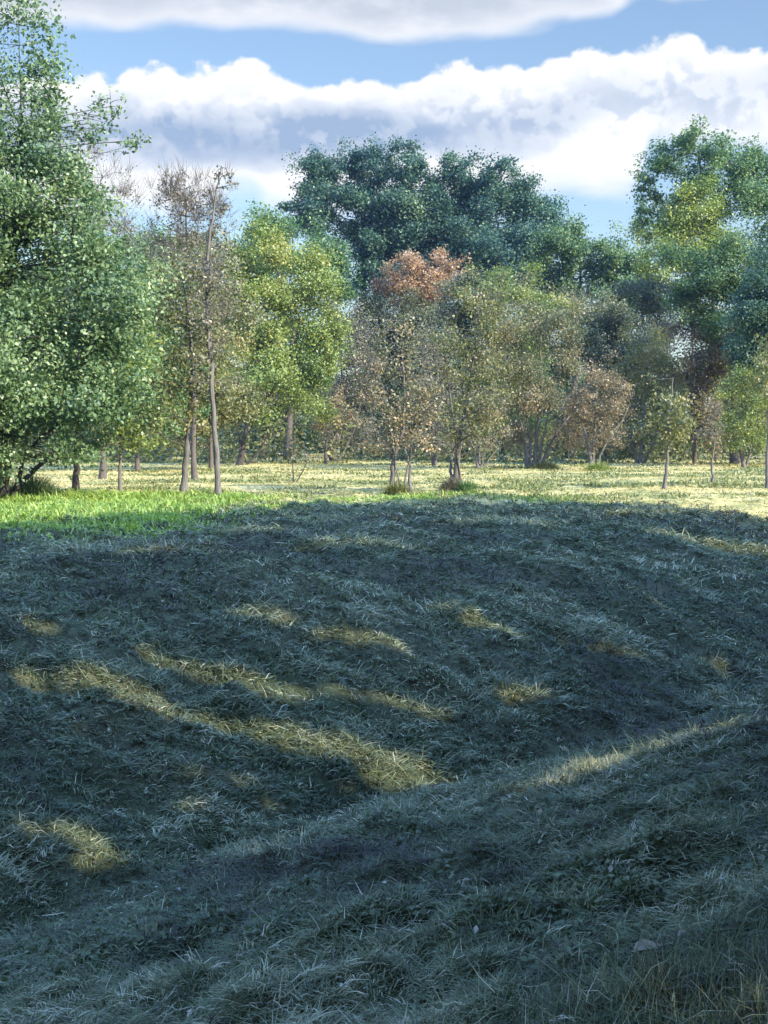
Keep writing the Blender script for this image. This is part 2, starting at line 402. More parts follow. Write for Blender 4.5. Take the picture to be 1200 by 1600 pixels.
# ------------------------------------------------------------------ trees
ORCH = 'orchard trees standing in the sunlit meadow'
LAI_K = 2.4
def tree(name, label, D, base, lobes, pal, lai=1.6, leaf=0.2, stems=None, r0=0.16, bark='brown', clump=0.30, twigs=0,
         group=None, seed=None, category='tree', up=0.5, limbs=True, depth=0.9, topjit=0.55, twig_len=1.0):
    """lobes: (px, py, rx, ry) crown masses as seen in the photograph at distance D, built round in depth"""
    r = np.random.default_rng(seed if seed is not None else abs(hash((base, D))) % 99999)
    k = D / F
    orch = group == ORCH
    leaf = leaf * .87
    if orch: lai = lai * .85
    if D > 60: leaf = leaf * .82
    bx = at(base, 700, D)[0]; bz = float(height(bx, D)) - 0.05
    B = np.array([bx, D, bz])
    lines = []; cl = []; Lc = []; Ln = []; Lt = []; Ls = []
    if stems is None:
        hi = min(lobes, key=lambda l: l[1])
        mid = sum(l[0] for l in lobes) / len(lobes)
        yb = 685 + 1.8 / D * F
        stems = [[(base, yb), (base * .8 + mid * .2, yb * .7 + hi[1] * .3), (base * .4 + mid * .6, yb * .35 + hi[1] * .65), (hi[0], hi[1] - hi[3] * .2)]]
    stem_pts = []
    for si, st in enumerate(stems):
        pts = np.array([at(a, b, D) for a, b in st])
        pts[0, 2] = bz
        off = r.normal(0, 0.25 if si else 0.08) * np.linspace(0, 1, len(pts)) * (1 if si == 0 else 3)
        pts[:, 1] += off
        # resample smooth
        t = np.linspace(0, 1, len(pts)); tt = np.linspace(0, 1, 4 * len(pts))
        q = np.stack([np.interp(tt, t, pts[:, c]) for c in range(3)], 1)
        q[1:-1] = (q[:-2] + 2 * q[1:-1] + q[2:]) / 4
        q[1:] += r.normal(0, r0 * 0.22, (len(q) - 1, 3))
        rad = (r0 if si == 0 else r0 * (0.7 if st[0][1] > 690 + 1.8 / D * F - 22 else 0.34)) * (1 - 0.85 * tt) ** 0.9
        rad[0] *= 1.45; rad[1] *= 1.12
        lines.append((q - B, rad, 8)); stem_pts.append(np.concatenate([q, rad[:, None]], 1))
    SPt = np.concatenate(stem_pts)
    for lobe in lobes:
        px, py, rx, ry = lobe[:4]; den = lobe[4] if len(lobe) > 4 else 1.0
        C = at(px, py, D); sx, sz = rx * k, ry * k; sy = sx * depth
        C[1] += r.normal(0, sx * 0.35) if len(lobe) < 6 else lobe[5]
        rc = max(clump * min(sx, sz), leaf * 1.3); rc_px = rc / k
        ncl = max(4, int(2.6 * math.pi * rx * ry / (math.pi * rc_px ** 2) * 0.55))
        u = r.normal(size=(ncl, 3)); u /= np.linalg.norm(u, axis=1)[:, None]
        rad = 0.30 + 0.70 * r.random(ncl) ** 0.55
        rad *= 1 + topjit * 0.5 * r.normal(size=ncl) * 0.5
        spr = r.random(ncl) < .28; rad = np.where(spr, r.uniform(1.0, 1.38, ncl), rad)
        cc = C + u * rad[:, None] * np.array([sx, sy, sz])
        cc[:, 2] = np.maximum(cc[:, 2], bz + 0.5)
        nleaf = den * LAI_K * lai * math.pi * rx * ry * k * k / (0.30 * leaf * leaf)
        w = r.gamma(2.5, 1, ncl) * np.where(spr, .35, 1); w /= w.sum()
        cnt = np.maximum(1, (w * nleaf).astype(int))
        idx = np.repeat(np.arange(ncl), cnt)
        g3 = r.normal(size=(len(idx), 3)) * rc * np.array([0.80, 0.80, 0.62])
        Lc.append(cc[idx] + g3)
        out = (cc - C) / (np.array([sx, sy, sz]))
        Ln.append(r.normal(size=(len(idx), 3)) * 0.75 + out[idx] * 0.5 + np.array([0, 0, up]))
        ct = r.normal(0, 0.16, ncl) + ((py - 450) / 250 - .5) * (.5 if pal == 'rg' else 0)
        Lt.append(np.clip(0.45 + ct[idx] + r.normal(0, 0.20, len(idx)), 0, 1))
        Ls.append(leaf * r.uniform(0.65, 1.25, len(idx)))
        # limb into the mass, then branches to each spray
        if limbs:
            cand = SPt[SPt[:, 2] < C[2] - 0.15 * sz]
            if len(cand) == 0: cand = SPt[:2]
            dd = np.hypot(cand[:, 0] - C[0], cand[:, 1] - C[1]) + 0.35 * np.abs(C[2] - cand[:, 2])
            s0 = cand[np.argmin(dd)]
            mid = s0[:3] * 0.45 + C * 0.55; mid[2] += 0.12 * sz
            lp = np.array([s0[:3], s0[:3] * .75 + mid * .25 + r.normal(0, .04 * sx, 3), mid, C, C + np.array([0, 0, sz * .6])])
            lr = max(0.012, min(s0[3] * 0.6, (0.075 if orch else 0.055) * sx))
            lines.append((lp - B, lr * np.array([1, .8, .6, .4, .12]), 5))
            tt = np.linspace(0, 1, 9); lq = np.stack([np.interp(tt, np.linspace(0, 1, 5), lp[:, c]) for c in range(3)], 1)
            allp = np.concatenate([lq[2:], SPt[:, :3]])
            for c_ in cc[: 60]:
                below = allp[allp[:, 2] < c_[2] + 0.1 * sz]
                if len(below) == 0: below = allp
                a0 = below[np.argmin(((below - c_) ** 2).sum(1))]
                m_ = a0 * .5 + c_ * .5 + r.normal(0, .07, 3) * np.linalg.norm(c_ - a0)
                br = max(0.010, lr * 0.22)
                lines.append((np.array([a0, m_, c_]) - B, br * np.array([1, .7, .3]), 4))
                for _ in range(twigs):
                    d_ = r.normal(size=3) * 0.5 + (c_ - C) / max(sx, sz) * 0.5 + np.array([0, 0, 0.9])
                    d_ = d_ / np.linalg.norm(d_) * rc * r.uniform(0.9, 2.0) * twig_len
                    e0 = c_ + r.normal(0, rc * .35, 3)
                    lines.append((np.array([e0, e0 + d_ * .5 + r.normal(0, rc * .08, 3), e0 + d_]) - B, br * np.array([.75, .5, .18]), 3))
    root = bpy.data.objects.new(name, None); COL.objects.link(root)
    root.location = B; root['label'] = label; root['category'] = category
    if group: root['group'] = group
    v, f = tubes(lines)
    obj('trunk', make_mesh('trunk', v, f, smooth=True), BM[bark], root)
    if Lc:
        v, f = leaves(np.concatenate(Lc) - B, np.concatenate(Ln), np.concatenate(Ls), 0.62, r)
        obj('crown', make_mesh('crown', v, f, np.concatenate(Lt)), LM[pal], root)
    return root

WOOD = 'woodland trees behind the orchard'

# --- left edge
tree('leafy_tree', 'tall dark green leafy tree filling the left edge with low spreading limbs', 40, 2,
     [(-60, -10, 100, 100, .4), (30, 40, 75, 75, .42), (35, 150, 75, 70, .6), (140, 195, 44, 24, .4), (205, 222, 26, 13, .6), (172, 165, 22, 20, .6), (-110, 200, 140, 150),
      (20, 290, 130, 90), (100, 290, 65, 75), (60, 240, 75, 60), (120, 370, 90, 70), (160, 470, 80, 80), (165, 560, 75, 70), (60, 430, 140, 110), (-100, 450, 150, 150), (40, 580, 170, 100), (140, 620, 85, 80), (-100, 640, 140, 80), (70, 680, 120, 40), (0, 470, 90, 90, 1, -1.6), (10, 590, 90, 80, 1, -1.8), (20, 668, 80, 44, 1, -1.6), (-20, 380, 80, 80, 1, -1.4), (20, 715, 60, 26, .7, -1.5), (110, 705, 90, 18, .45, -1.0)],
     'left', lai=1.15, leaf=0.15, r0=0.24, bark='dark', clump=0.26, seed=5,
     stems=[[(2, 780), (8, 640), (20, 430), (28, 280), (34, 200)], [(6, 748), (60, 716), (122, 702), (170, 690)], [(4, 735), (50, 690), (110, 650)], [(0, 740), (-60, 690), (-120, 640)]])
tree('small_tree', 'small green tree with a thin dark trunk beneath the tall leafy tree', 46, 118,
     [(120, 420, 75, 80), (130, 520, 85, 90), (150, 635, 85, 60)], 'green', lai=1.1, leaf=0.19, r0=0.13, bark='dark',
     stems=[[(118, 772), (118, 705), (122, 600), (125, 450)]])
tree('sapling', 'slender sapling with yellow-green leaves between the small green tree and slim trunks', 47, 188,
     [(195, 500, 55, 70), (200, 600, 58, 75), (205, 670, 45, 35)], 'yg', lai=1.0, leaf=0.18, r0=0.07, bark='grey',
     stems=[[(188, 769), (187, 705), (190, 600), (195, 480)]])
tree('twiggy_tree', 'brown half-bare tree with upright twigs emerging just right of the tall leafy tree', 62, 160,
     [(158, 310, 40, 55), (180, 385, 55, 60), (150, 440, 70, 60), (200, 470, 60, 60)], 'brown', lai=0.30, leaf=0.15, r0=0.14, twigs=12, twig_len=1.7, bark='brown', clump=0.24)
tree('twiggy_tree', 'brown bushy-topped half-bare tree with fan of upright twigs against cloud', 58, 305,
     [(262, 330, 34, 42), (290, 315, 36, 48), (320, 335, 34, 45), (290, 380, 58, 45), (290, 450, 60, 60)], 'brown', lai=0.26, leaf=0.14, r0=0.12, twigs=12, twig_len=1.7, bark='brown', clump=0.26)
tree('slim_tree', 'tall slim tree with a bare leaning trunk and one sparse sprig at its top', 42, 341,
     [(330, 560, 38, 55), (335, 450, 42, 60), (342, 350, 24, 45), (348, 275, 14, 18), (366, 288, 18, 8)], 'grey', lai=0.40, leaf=0.13, r0=0.095, twigs=4, bark='grey',
     stems=[[(341, 782), (338, 700), (331, 600), (323, 480), (326, 380), (338, 300), (346, 258)]])
tree('slim_tree', 'slim tree whose thick-footed trunk stands left of the tallest slim trunk', 42.5, 287,
     [(275, 440, 50, 60), (295, 520, 55, 60), (275, 600, 50, 55), (245, 640, 32, 40), (318, 610, 30, 45)], 'olive', lai=0.7, leaf=0.14, r0=0.11, twigs=3, bark='grey',
     stems=[[(287, 782), (291, 700), (297, 640), (300, 560), (285, 430)]])
# --- left middle
tree('broad_tree', 'broad yellow-green tree with a limb leaning right, left of the meadow centre', 95, 374,
     [(400, 415, 50, 55), (450, 440, 65, 60), (480, 510, 50, 60), (400, 500, 50, 55), (480, 590, 42, 60), (410, 590, 55, 50), (505, 560, 20, 40), (365, 450, 40, 60)],
     'yg', lai=2.0, leaf=0.28, r0=0.19, bark='dark',
     stems=[[(374, 722), (384, 665), (442, 590), (470, 500)], [(376, 690), (370, 600), (395, 470)], [(384, 665), (450, 640), (485, 600)]])
tree('green_tree', 'bright green rounded tree in front of the left flank of the huge dark tree', 125, 450,
     [(410, 365, 42, 38), (450, 385, 55, 50), (495, 410, 42, 45), (527, 440, 25, 35), (440, 440, 70, 40)], 'mid', lai=2.4, leaf=0.36, r0=0.35, group=WOOD)
tree('dark_stemmed_tree', 'dark olive tree with a flared black trunk beneath the broad yellow-green tree', 130, 412,
     [(415, 640, 60, 40), (440, 600, 50, 45), (385, 610, 45, 50)], 'olive', lai=1.7, leaf=0.34, r0=0.36, bark='dark', stems=[[(412, 716), (411, 680), (415, 640), (420, 560)]])
# --- huge trees
tree('huge_tree', 'huge dark green tree towering at the centre, left half with ragged crown', 150, 575,
     [(495, 275, 45, 36), (560, 262, 45, 38), (620, 262, 45, 34), (468, 320, 25, 30), (540, 325, 70, 50), (610, 320, 60, 55), (490, 345, 35, 25), (570, 395, 60, 40), (620, 400, 50, 50), (570, 440, 60, 40), (650, 430, 50, 40)],
     'dark', lai=2.8, leaf=0.42, r0=0.42, bark='dark', clump=0.24, group=WOOD, topjit=0.5)
tree('huge_tree', 'huge dark green tree at the centre, right half rising behind the orange tree', 150, 745,
     [(690, 290, 35, 42), (735, 275, 42, 36), (780, 285, 38, 40), (830, 320, 45, 48), (720, 340, 65, 55), (790, 370, 65, 60), (850, 370, 40, 45), (740, 410, 80, 45), (690, 370, 50, 45), (800, 430, 70, 40)],
     'dark', lai=2.8, leaf=0.42, r0=0.42, bark='dark', clump=0.24, group=WOOD, topjit=0.5)
tree('tall_tree', 'green tree sloping down from the huge dark tree to the gap of blue sky', 135, 890,
     [(865, 400, 45, 40), (905, 395, 42, 40), (945, 405, 36, 36), (985, 410, 34, 32), (840, 450, 60, 45), (920, 460, 70, 45), (990, 460, 45, 40)],
     'green', lai=2.4, leaf=0.36, r0=0.4, clump=0.26, group=WOOD)
tree('orange_tree', 'orange-brown autumn tree with rounded top before the huge dark tree', 126, 655,
     [(690, 418, 33, 25), (645, 430, 36, 27), (603, 450, 24, 16), (660, 460, 60, 28), (700, 450, 28, 28)], 'orange', lai=2.2, leaf=0.30, r0=0.25, group=WOOD)
# --- right side
tree('tall_tree', 'tall loose light green tree at the right edge rising into the clouds', 112, 1120,
     [(1090, 235, 45, 34), (1050, 262, 42, 40), (1018, 310, 26, 36), (1150, 250, 40, 38), (1195, 250, 45, 40), (1110, 290, 60, 45), (1180, 320, 60, 60), (1002, 350, 14, 16), (1050, 350, 45, 40), (1240, 320, 60, 80)],
     'mid', lai=1.6, leaf=0.34, r0=0.28, clump=0.26, group=WOOD, topjit=0.5)
tree('yellow_tree', 'golden-lit yellow-green tree in front of the tall right-hand tree', 109, 1085,
     [(1090, 318, 40, 36), (1045, 345, 44, 40), (1110, 360, 38, 36), (1050, 395, 52, 38), (1100, 400, 45, 34)], 'yellow', lai=2.1, leaf=0.28, r0=0.15, group=WOOD)
tree('dense_tree', 'dense dark olive tree with smooth crown below the golden-lit tree', 96, 1150,
     [(1110, 420, 55, 45), (1165, 415, 50, 50), (1140, 480, 65, 45), (1085, 450, 30, 35), (1190, 500, 50, 50)], 'green', lai=2.6, leaf=0.26, r0=0.3, group=WOOD)
tree('dense_tree', 'dense blackish green tree touching the right edge above the shrubby tree', 90, 1235,
     [(1190, 480, 45, 55), (1235, 450, 60, 90), (1180, 540, 45, 45), (1240, 580, 70, 70)], 'dark', lai=2.6, leaf=0.26, r0=0.3, group=WOOD)

# --- orchard
tree('orchard_tree', 'grey-brown small tree with twin stems forming an arch near the shadow edge', 44, 612,
     [(612, 530, 42, 50), (590, 600, 32, 45), (645, 590, 42, 50), (625, 650, 50, 38), (665, 640, 28, 36), (600, 690, 36, 22), (655, 690, 32, 20)], 'rg', lai=0.55, leaf=0.115, r0=0.09, twigs=5, bark='grey', group=ORCH,
     stems=[[(612, 776), (612, 735), (617, 705), (627, 690), (632, 620), (625, 520)], [(641, 768), (640, 735), (637, 712), (629, 698)], [(627, 690), (606, 650), (595, 590)], [(632, 660), (652, 620), (665, 570)]])
tree('orchard_tree', 'olive slim-trunked tree with weeds heaped round its foot near the shadow edge', 46, 712,
     [(745, 475, 45, 42), (715, 540, 40, 50), (765, 545, 42, 55), (735, 620, 55, 50), (770, 640, 35, 40), (735, 680, 46, 22)], 'olive', lai=0.68, leaf=0.12, r0=0.10, twigs=4, bark='grey', group=ORCH,
     stems=[[(712, 772), (716, 700), (728, 630), (742, 560), (745, 450)], [(702, 770), (705, 725), (714, 690)], [(722, 660), (700, 600), (695, 560)]])
tree('orchard_tree', 'stout many-stemmed brown orchard tree with a limb leaning out right', 82, 835,
     [(810, 495, 52, 50), (860, 500, 42, 48), (885, 550, 28, 45), (780, 560, 42, 55), (835, 575, 55, 50), (850, 640, 50, 40), (790, 640, 40, 40), (800, 685, 40, 22), (885, 680, 32, 24)], 'rg', lai=1.0, leaf=0.18, r0=0.15, twigs=5, bark='grey', group=ORCH,
     stems=[[(835, 734), (838, 690), (846, 600), (842, 500)], [(822, 734), (820, 680), (800, 610), (785, 540)], [(846, 733), (862, 690), (888, 655), (912, 625)], [(829, 733), (828, 690), (818, 620), (815, 530)], [(840, 733), (850, 680), (866, 600)]])
tree('orchard_tree', 'low rusty-leaved orchard tree with V-shaped stems beside the stout tree', 79, 925,
     [(935, 595, 38, 36), (908, 635, 26, 36), (965, 630, 28, 36), (938, 660, 42, 28), (935, 690, 42, 16)], 'rust', lai=0.9, leaf=0.17, r0=0.12, twigs=5, bark='grey', group=ORCH,
     stems=[[(925, 735), (920, 695), (906, 650), (900, 610)], [(928, 735), (944, 695), (970, 660), (985, 630)], [(926, 735), (930, 680), (937, 590)]])
tree('orchard_tree', 'thin-stemmed orchard sapling with brownish leaves leaning before the grey-green tree', 48, 1039,
     [(1050, 635, 40, 48), (1030, 675, 35, 24), (1075, 665, 22, 32)], 'olive', lai=0.8, leaf=0.14, r0=0.07, twigs=1, bark='grey', group=ORCH,
     stems=[[(1038, 769), (1043, 720), (1048, 650), (1052, 590)]])
tree('orchard_tree', 'grey-green broad orchard tree behind the thin leaning sapling', 96, 1000,
     [(1010, 540, 40, 45), (980, 590, 38, 45), (1035, 590, 38, 45), (990, 650, 45, 40), (1045, 650, 38, 38), (1000, 692, 56, 20)], 'olive', lai=1.1, leaf=0.2, r0=0.14, twigs=3, bark='grey', group=ORCH,
     stems=[[(1000, 726), (1002, 680), (1010, 600), (1012, 520)], [(996, 726), (985, 680), (972, 620)], [(1004, 726), (1025, 680), (1045, 620)]])
tree('sapling', 'tiny staked sapling with splayed foot in the meadow near the right edge', 53, 1113,
     [(1114, 668, 22, 24), (1110, 640, 15, 18)], 'grey', lai=0.6, leaf=0.13, r0=0.055, twigs=2, bark='grey', group=ORCH,
     stems=[[(1113, 762), (1112, 720), (1116, 690), (1114, 640)], [(1122, 768), (1114, 752), (1112, 740)]])
tree('orchard_tree', 'shrubby V-stemmed yellowish orchard tree close to the right edge', 88, 1163,
     [(1150, 600, 34, 36), (1185, 600, 36, 44), (1140, 650, 26, 40), (1192, 660, 32, 44), (1165, 640, 36, 40), (1165, 690, 42, 20)], 'yg', lai=1.0, leaf=0.18, r0=0.12, twigs=4, bark='grey', group=ORCH,
     stems=[[(1163, 730), (1155, 690), (1140, 640), (1135, 600)], [(1166, 730), (1178, 680), (1190, 620)], [(1161, 730), (1163, 680), (1160, 590)]])
tree('sapling', 'thin trunk sapling cut by the right edge of the meadow', 49, 1199,
     [(1215, 610, 36, 50), (1205, 560, 28, 40)], 'olive', lai=0.8, leaf=0.15, r0=0.07, twigs=1, bark='grey', group=ORCH,
     stems=[[(1199, 767), (1198, 700), (1203, 620), (1206, 550)]])
tree('orchard_tree', 'low many-stemmed grey shrubby tree right of the slim olive tree', 80, 748,
     [(740, 670, 36, 28), (770, 650, 32, 34), (755, 620, 34, 34)], 'grey', lai=0.7, leaf=0.17, r0=0.10, twigs=5, bark='grey', group=ORCH,
     stems=[[(748, 735), (742, 705), (728, 670)], [(750, 735), (757, 700), (772, 655)], [(749, 735), (750, 690), (755, 630)], [(752, 735), (768, 712), (785, 690)]])
tree('orchard_tree', 'grey-brown tangled tree in the middle gap right of the yellow-green tree', 108, 522,
     [(530, 500, 32, 40), (555, 560, 40, 50), (520, 570, 32, 45), (565, 640, 38, 50), (525, 650, 40, 40), (540, 690, 46, 18)], 'grey', lai=1.2, leaf=0.22, r0=0.14, twigs=3, bark='brown', group=ORCH,
     stems=[[(522, 720), (525, 680), (535, 600), (532, 490)], [(518, 720), (505, 690), (500, 640)], [(527, 720), (550, 680), (565, 620)]])
tree('orchard_tree', 'small tree with a glowing yellow-orange patch of leaves at meadow centre', 98, 508,
     [(527, 635, 22, 24), (505, 655, 18, 24)], 'rust', lai=1.5, leaf=0.22, r0=0.12, bark='brown', group=ORCH,
     stems=[[(508, 724), (510, 690), (520, 640)]])
tree('orchard_tree', 'grey twiggy tree behind the twin-stemmed arch tree', 92, 680,
     [(680, 560, 40, 50), (655, 630, 35, 45), (700, 640, 38, 42), (680, 688, 46, 20)], 'grey', lai=0.9, leaf=0.18, r0=0.13, twigs=4, bark='grey', group=ORCH,
     stems=[[(680, 728), (682, 690), (684, 600), (682, 530)], [(678, 728), (665, 690), (652, 640)]])
tree('bare_sapling', 'thin bare forked sapling of two sticks standing alone in the meadow', 56, 460, [(478, 712, 8, 7), (456, 712, 5, 6)], 'grey', lai=0.5, leaf=0.12, r0=0.04, bark='dark',
     stems=[[(459, 757), (458, 735), (456, 714)], [(462, 756), (472, 738), (479, 722), (487, 702)]], limbs=False, group=ORCH)

# --- wood behind, one row of separate trees
back = [  # px, D, lobes, palette, label
 (30, 118, [(20, 560, 90, 110), (60, 640, 70, 60)], 'green', 'mid green woodland tree hidden behind the tall leafy tree at the left edge'),
 (150, 120, [(140, 520, 70, 90), (160, 630, 70, 60), (110, 600, 50, 80)], 'olive', 'olive woodland tree behind the small green tree with thin dark trunk'),
 (235, 112, [(235, 470, 55, 90), (240, 580, 60, 70), (230, 660, 50, 40)], 'green', 'green woodland tree filling the space left of the slim bare trunks'),
 (325, 116, [(330, 440, 50, 70), (340, 540, 50, 70), (330, 640, 45, 50)], 'yg', 'yellowish woodland tree behind the two slim trunks'),
 (565, 128, [(560, 500, 45, 45), (590, 520, 45, 50), (575, 590, 50, 60), (580, 660, 50, 40)], 'dusk', 'grey-green woodland tree below the dark hollow of the huge tree'),
 (640, 124, [(630, 510, 45, 40), (660, 500, 40, 36), (650, 580, 50, 60), (640, 660, 50, 40)], 'dusk', 'olive woodland tree right below the orange-brown tree'),
 (715, 112, [(720, 470, 42, 40), (705, 530, 45, 50), (740, 520, 40, 50), (720, 620, 50, 70)], 'dusk', 'bluish olive woodland tree right of the orange-brown tree'),
 (785, 110, [(765, 455, 42, 34), (810, 470, 45, 40), (850, 490, 40, 40), (800, 560, 60, 60), (790, 650, 60, 45)], 'yg', 'sunny olive-yellow woodland tree behind the stout many-stemmed tree'),
 (885, 122, [(880, 510, 45, 45), (900, 570, 45, 60), (880, 650, 50, 50)], 'dusk', 'green woodland tree between the stout tree and the rusty-leaved tree'),
 (945, 104, [(950, 490, 38, 42), (930, 540, 36, 46), (970, 540, 40, 46), (950, 620, 50, 50)], 'dusk', 'dusky olive woodland tree right behind the rusty-leaved orchard tree'),
 (1005, 120, [(1000, 460, 42, 30), (1040, 470, 36, 34), (1010, 520, 50, 45), (1010, 620, 60, 70)], 'dusk', 'dark rounded woodland tree above the grey-green broad orchard tree'),
 (1085, 100, [(1085, 520, 40, 36), (1110, 560, 36, 50), (1080, 590, 40, 50), (1095, 660, 45, 40)], 'rust', 'brown woodland tree below the dense dark olive tree'),
 (1150, 120, [(1150, 600, 60, 70), (1200, 620, 60, 70), (1130, 660, 60, 45), (1080, 640, 50, 60), (1190, 670, 60, 40)], 'green', 'shadowy woodland tree behind the shrubby V-stemmed orchard tree'),
 (215, 74, [(170, 420, 60, 60), (230, 430, 55, 60), (190, 520, 70, 70), (245, 540, 50, 70), (200, 630, 80, 50), (270, 640, 45, 45)], 'mid', 'soft green leafy tree behind the sapling and left of the thick-footed slim tree'),
 (330, 80, [(300, 420, 50, 50), (340, 470, 50, 60), (310, 560, 60, 60), (355, 620, 45, 50), (300, 660, 50, 35)], 'olive', 'dull olive tree directly behind the tallest slim trunk'),
 (460, 140, [(450, 560, 60, 70), (480, 640, 60, 50)], 'green', 'green woodland tree standing behind the broad yellow-green tree'),
]
for n_, (px, D, lb, pal, lab) in enumerate(back):
    tree('woodland_tree', lab, D, px, lb, pal, lai=2.0, leaf=0.26, r0=0.12, bark='brown', twigs=2, group=WOOD, seed=200 + n_)

# far wood behind the row, one mass
def far_wood():
    r = np.random.default_rng(77)
    C = []
    for k in range(3200):
        x = r.uniform(-75, 75); y = r.uniform(165, 190)
        C.append((x, y, r.uniform(0.3, 12 + 3 * math.sin(x * .15) + 2 * math.sin(x * .47))))
    C = np.array(C)
    idx = np.repeat(np.arange(len(C)), 45)
    c = C[idx] + r.normal(size=(len(idx), 3)) * np.array([1.1, 1.1, 0.8])
    c[:, 2] = np.maximum(c[:, 2], 0.1)
    v, f = leaves(c, r.normal(size=c.shape) + np.array([0, 0, .5]), r.uniform(.4, .75, len(c)), .65, r)
    obj('far_woods', make_mesh('far_woods', v, f, np.clip(r.normal(.4, .2, len(c)), 0, 1)), LM['green'], kind='stuff')
far_wood()
def undergrowth():
    r = np.random.default_rng(78)
    C = []
    while len(C) < 1500:
        x = r.uniform(-55, 55); y = r.uniform(98, 150)
        if NB(np.array(x / 6 + 90), np.array(y / 9 + 90)) < .42 - .004 * (y - 104): continue
        C.append((x, y, r.random() ** 1.4 * (1.6 + 3.4 * NA(np.array(x / 5 + 3), np.array(y / 7 + 3)))))
    C = np.array(C)
    idx = np.repeat(np.arange(len(C)), 40)
    c = C[idx] + r.normal(size=(len(idx), 3)) * np.array([.7, .7, .45])
    c[:, 2] = np.maximum(c[:, 2], 0.05)
    v, f = leaves(c, r.normal(size=c.shape) + np.array([0, 0, .5]), r.uniform(.22, .42, len(c)), .6, r)
    obj('undergrowth', make_mesh('undergrowth', v, f, np.clip(r.normal(.38, .22, len(c)) + np.repeat(r.normal(0, .12, len(C)), 40), 0, 1)), LM['olive'], kind='stuff')
undergrowth()

# ------------------------------------------------------------------ trees beside the viewer that shade the slope
edge_px = [(-400, 868), (-100, 838), (0, 829), (120, 822), (230, 813), (330, 806), (420, 800), (520, 791), (620, 784), (700, 780), (780, 781), (860, 785), (920, 793), (1000, 798), (1200, 798), (1600, 800)]
E_ = np.array([ray(a, b) for a, b in edge_px]); E_k = -EYE / E_[:, 2]
edge_az = E_[:, 0] / E_[:, 1]; edge_d = E_[:, 1] * E_k
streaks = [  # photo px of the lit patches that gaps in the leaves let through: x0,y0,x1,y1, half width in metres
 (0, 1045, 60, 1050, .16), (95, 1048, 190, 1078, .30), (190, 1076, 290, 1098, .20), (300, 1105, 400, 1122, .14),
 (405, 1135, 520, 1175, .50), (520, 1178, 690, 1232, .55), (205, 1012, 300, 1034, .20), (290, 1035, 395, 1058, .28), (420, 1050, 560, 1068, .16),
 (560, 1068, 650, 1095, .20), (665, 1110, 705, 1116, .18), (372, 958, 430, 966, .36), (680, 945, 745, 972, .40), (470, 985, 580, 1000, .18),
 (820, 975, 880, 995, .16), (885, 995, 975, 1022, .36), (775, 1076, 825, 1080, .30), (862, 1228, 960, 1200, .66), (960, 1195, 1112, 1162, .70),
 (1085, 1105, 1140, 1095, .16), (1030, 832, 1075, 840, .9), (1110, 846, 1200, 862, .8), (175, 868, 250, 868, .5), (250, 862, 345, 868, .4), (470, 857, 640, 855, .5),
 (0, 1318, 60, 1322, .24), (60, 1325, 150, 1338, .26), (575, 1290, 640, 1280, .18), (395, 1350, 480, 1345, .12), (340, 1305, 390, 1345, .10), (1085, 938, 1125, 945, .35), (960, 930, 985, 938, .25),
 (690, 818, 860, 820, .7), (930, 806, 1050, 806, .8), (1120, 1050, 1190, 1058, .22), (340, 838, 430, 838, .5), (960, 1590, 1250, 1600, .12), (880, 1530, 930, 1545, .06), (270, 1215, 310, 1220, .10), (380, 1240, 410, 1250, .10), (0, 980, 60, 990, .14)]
SEG = np.array([[*ground_at(a, b), *ground_at(c, d), w * .88] for a, b, c, d, w in streaks])

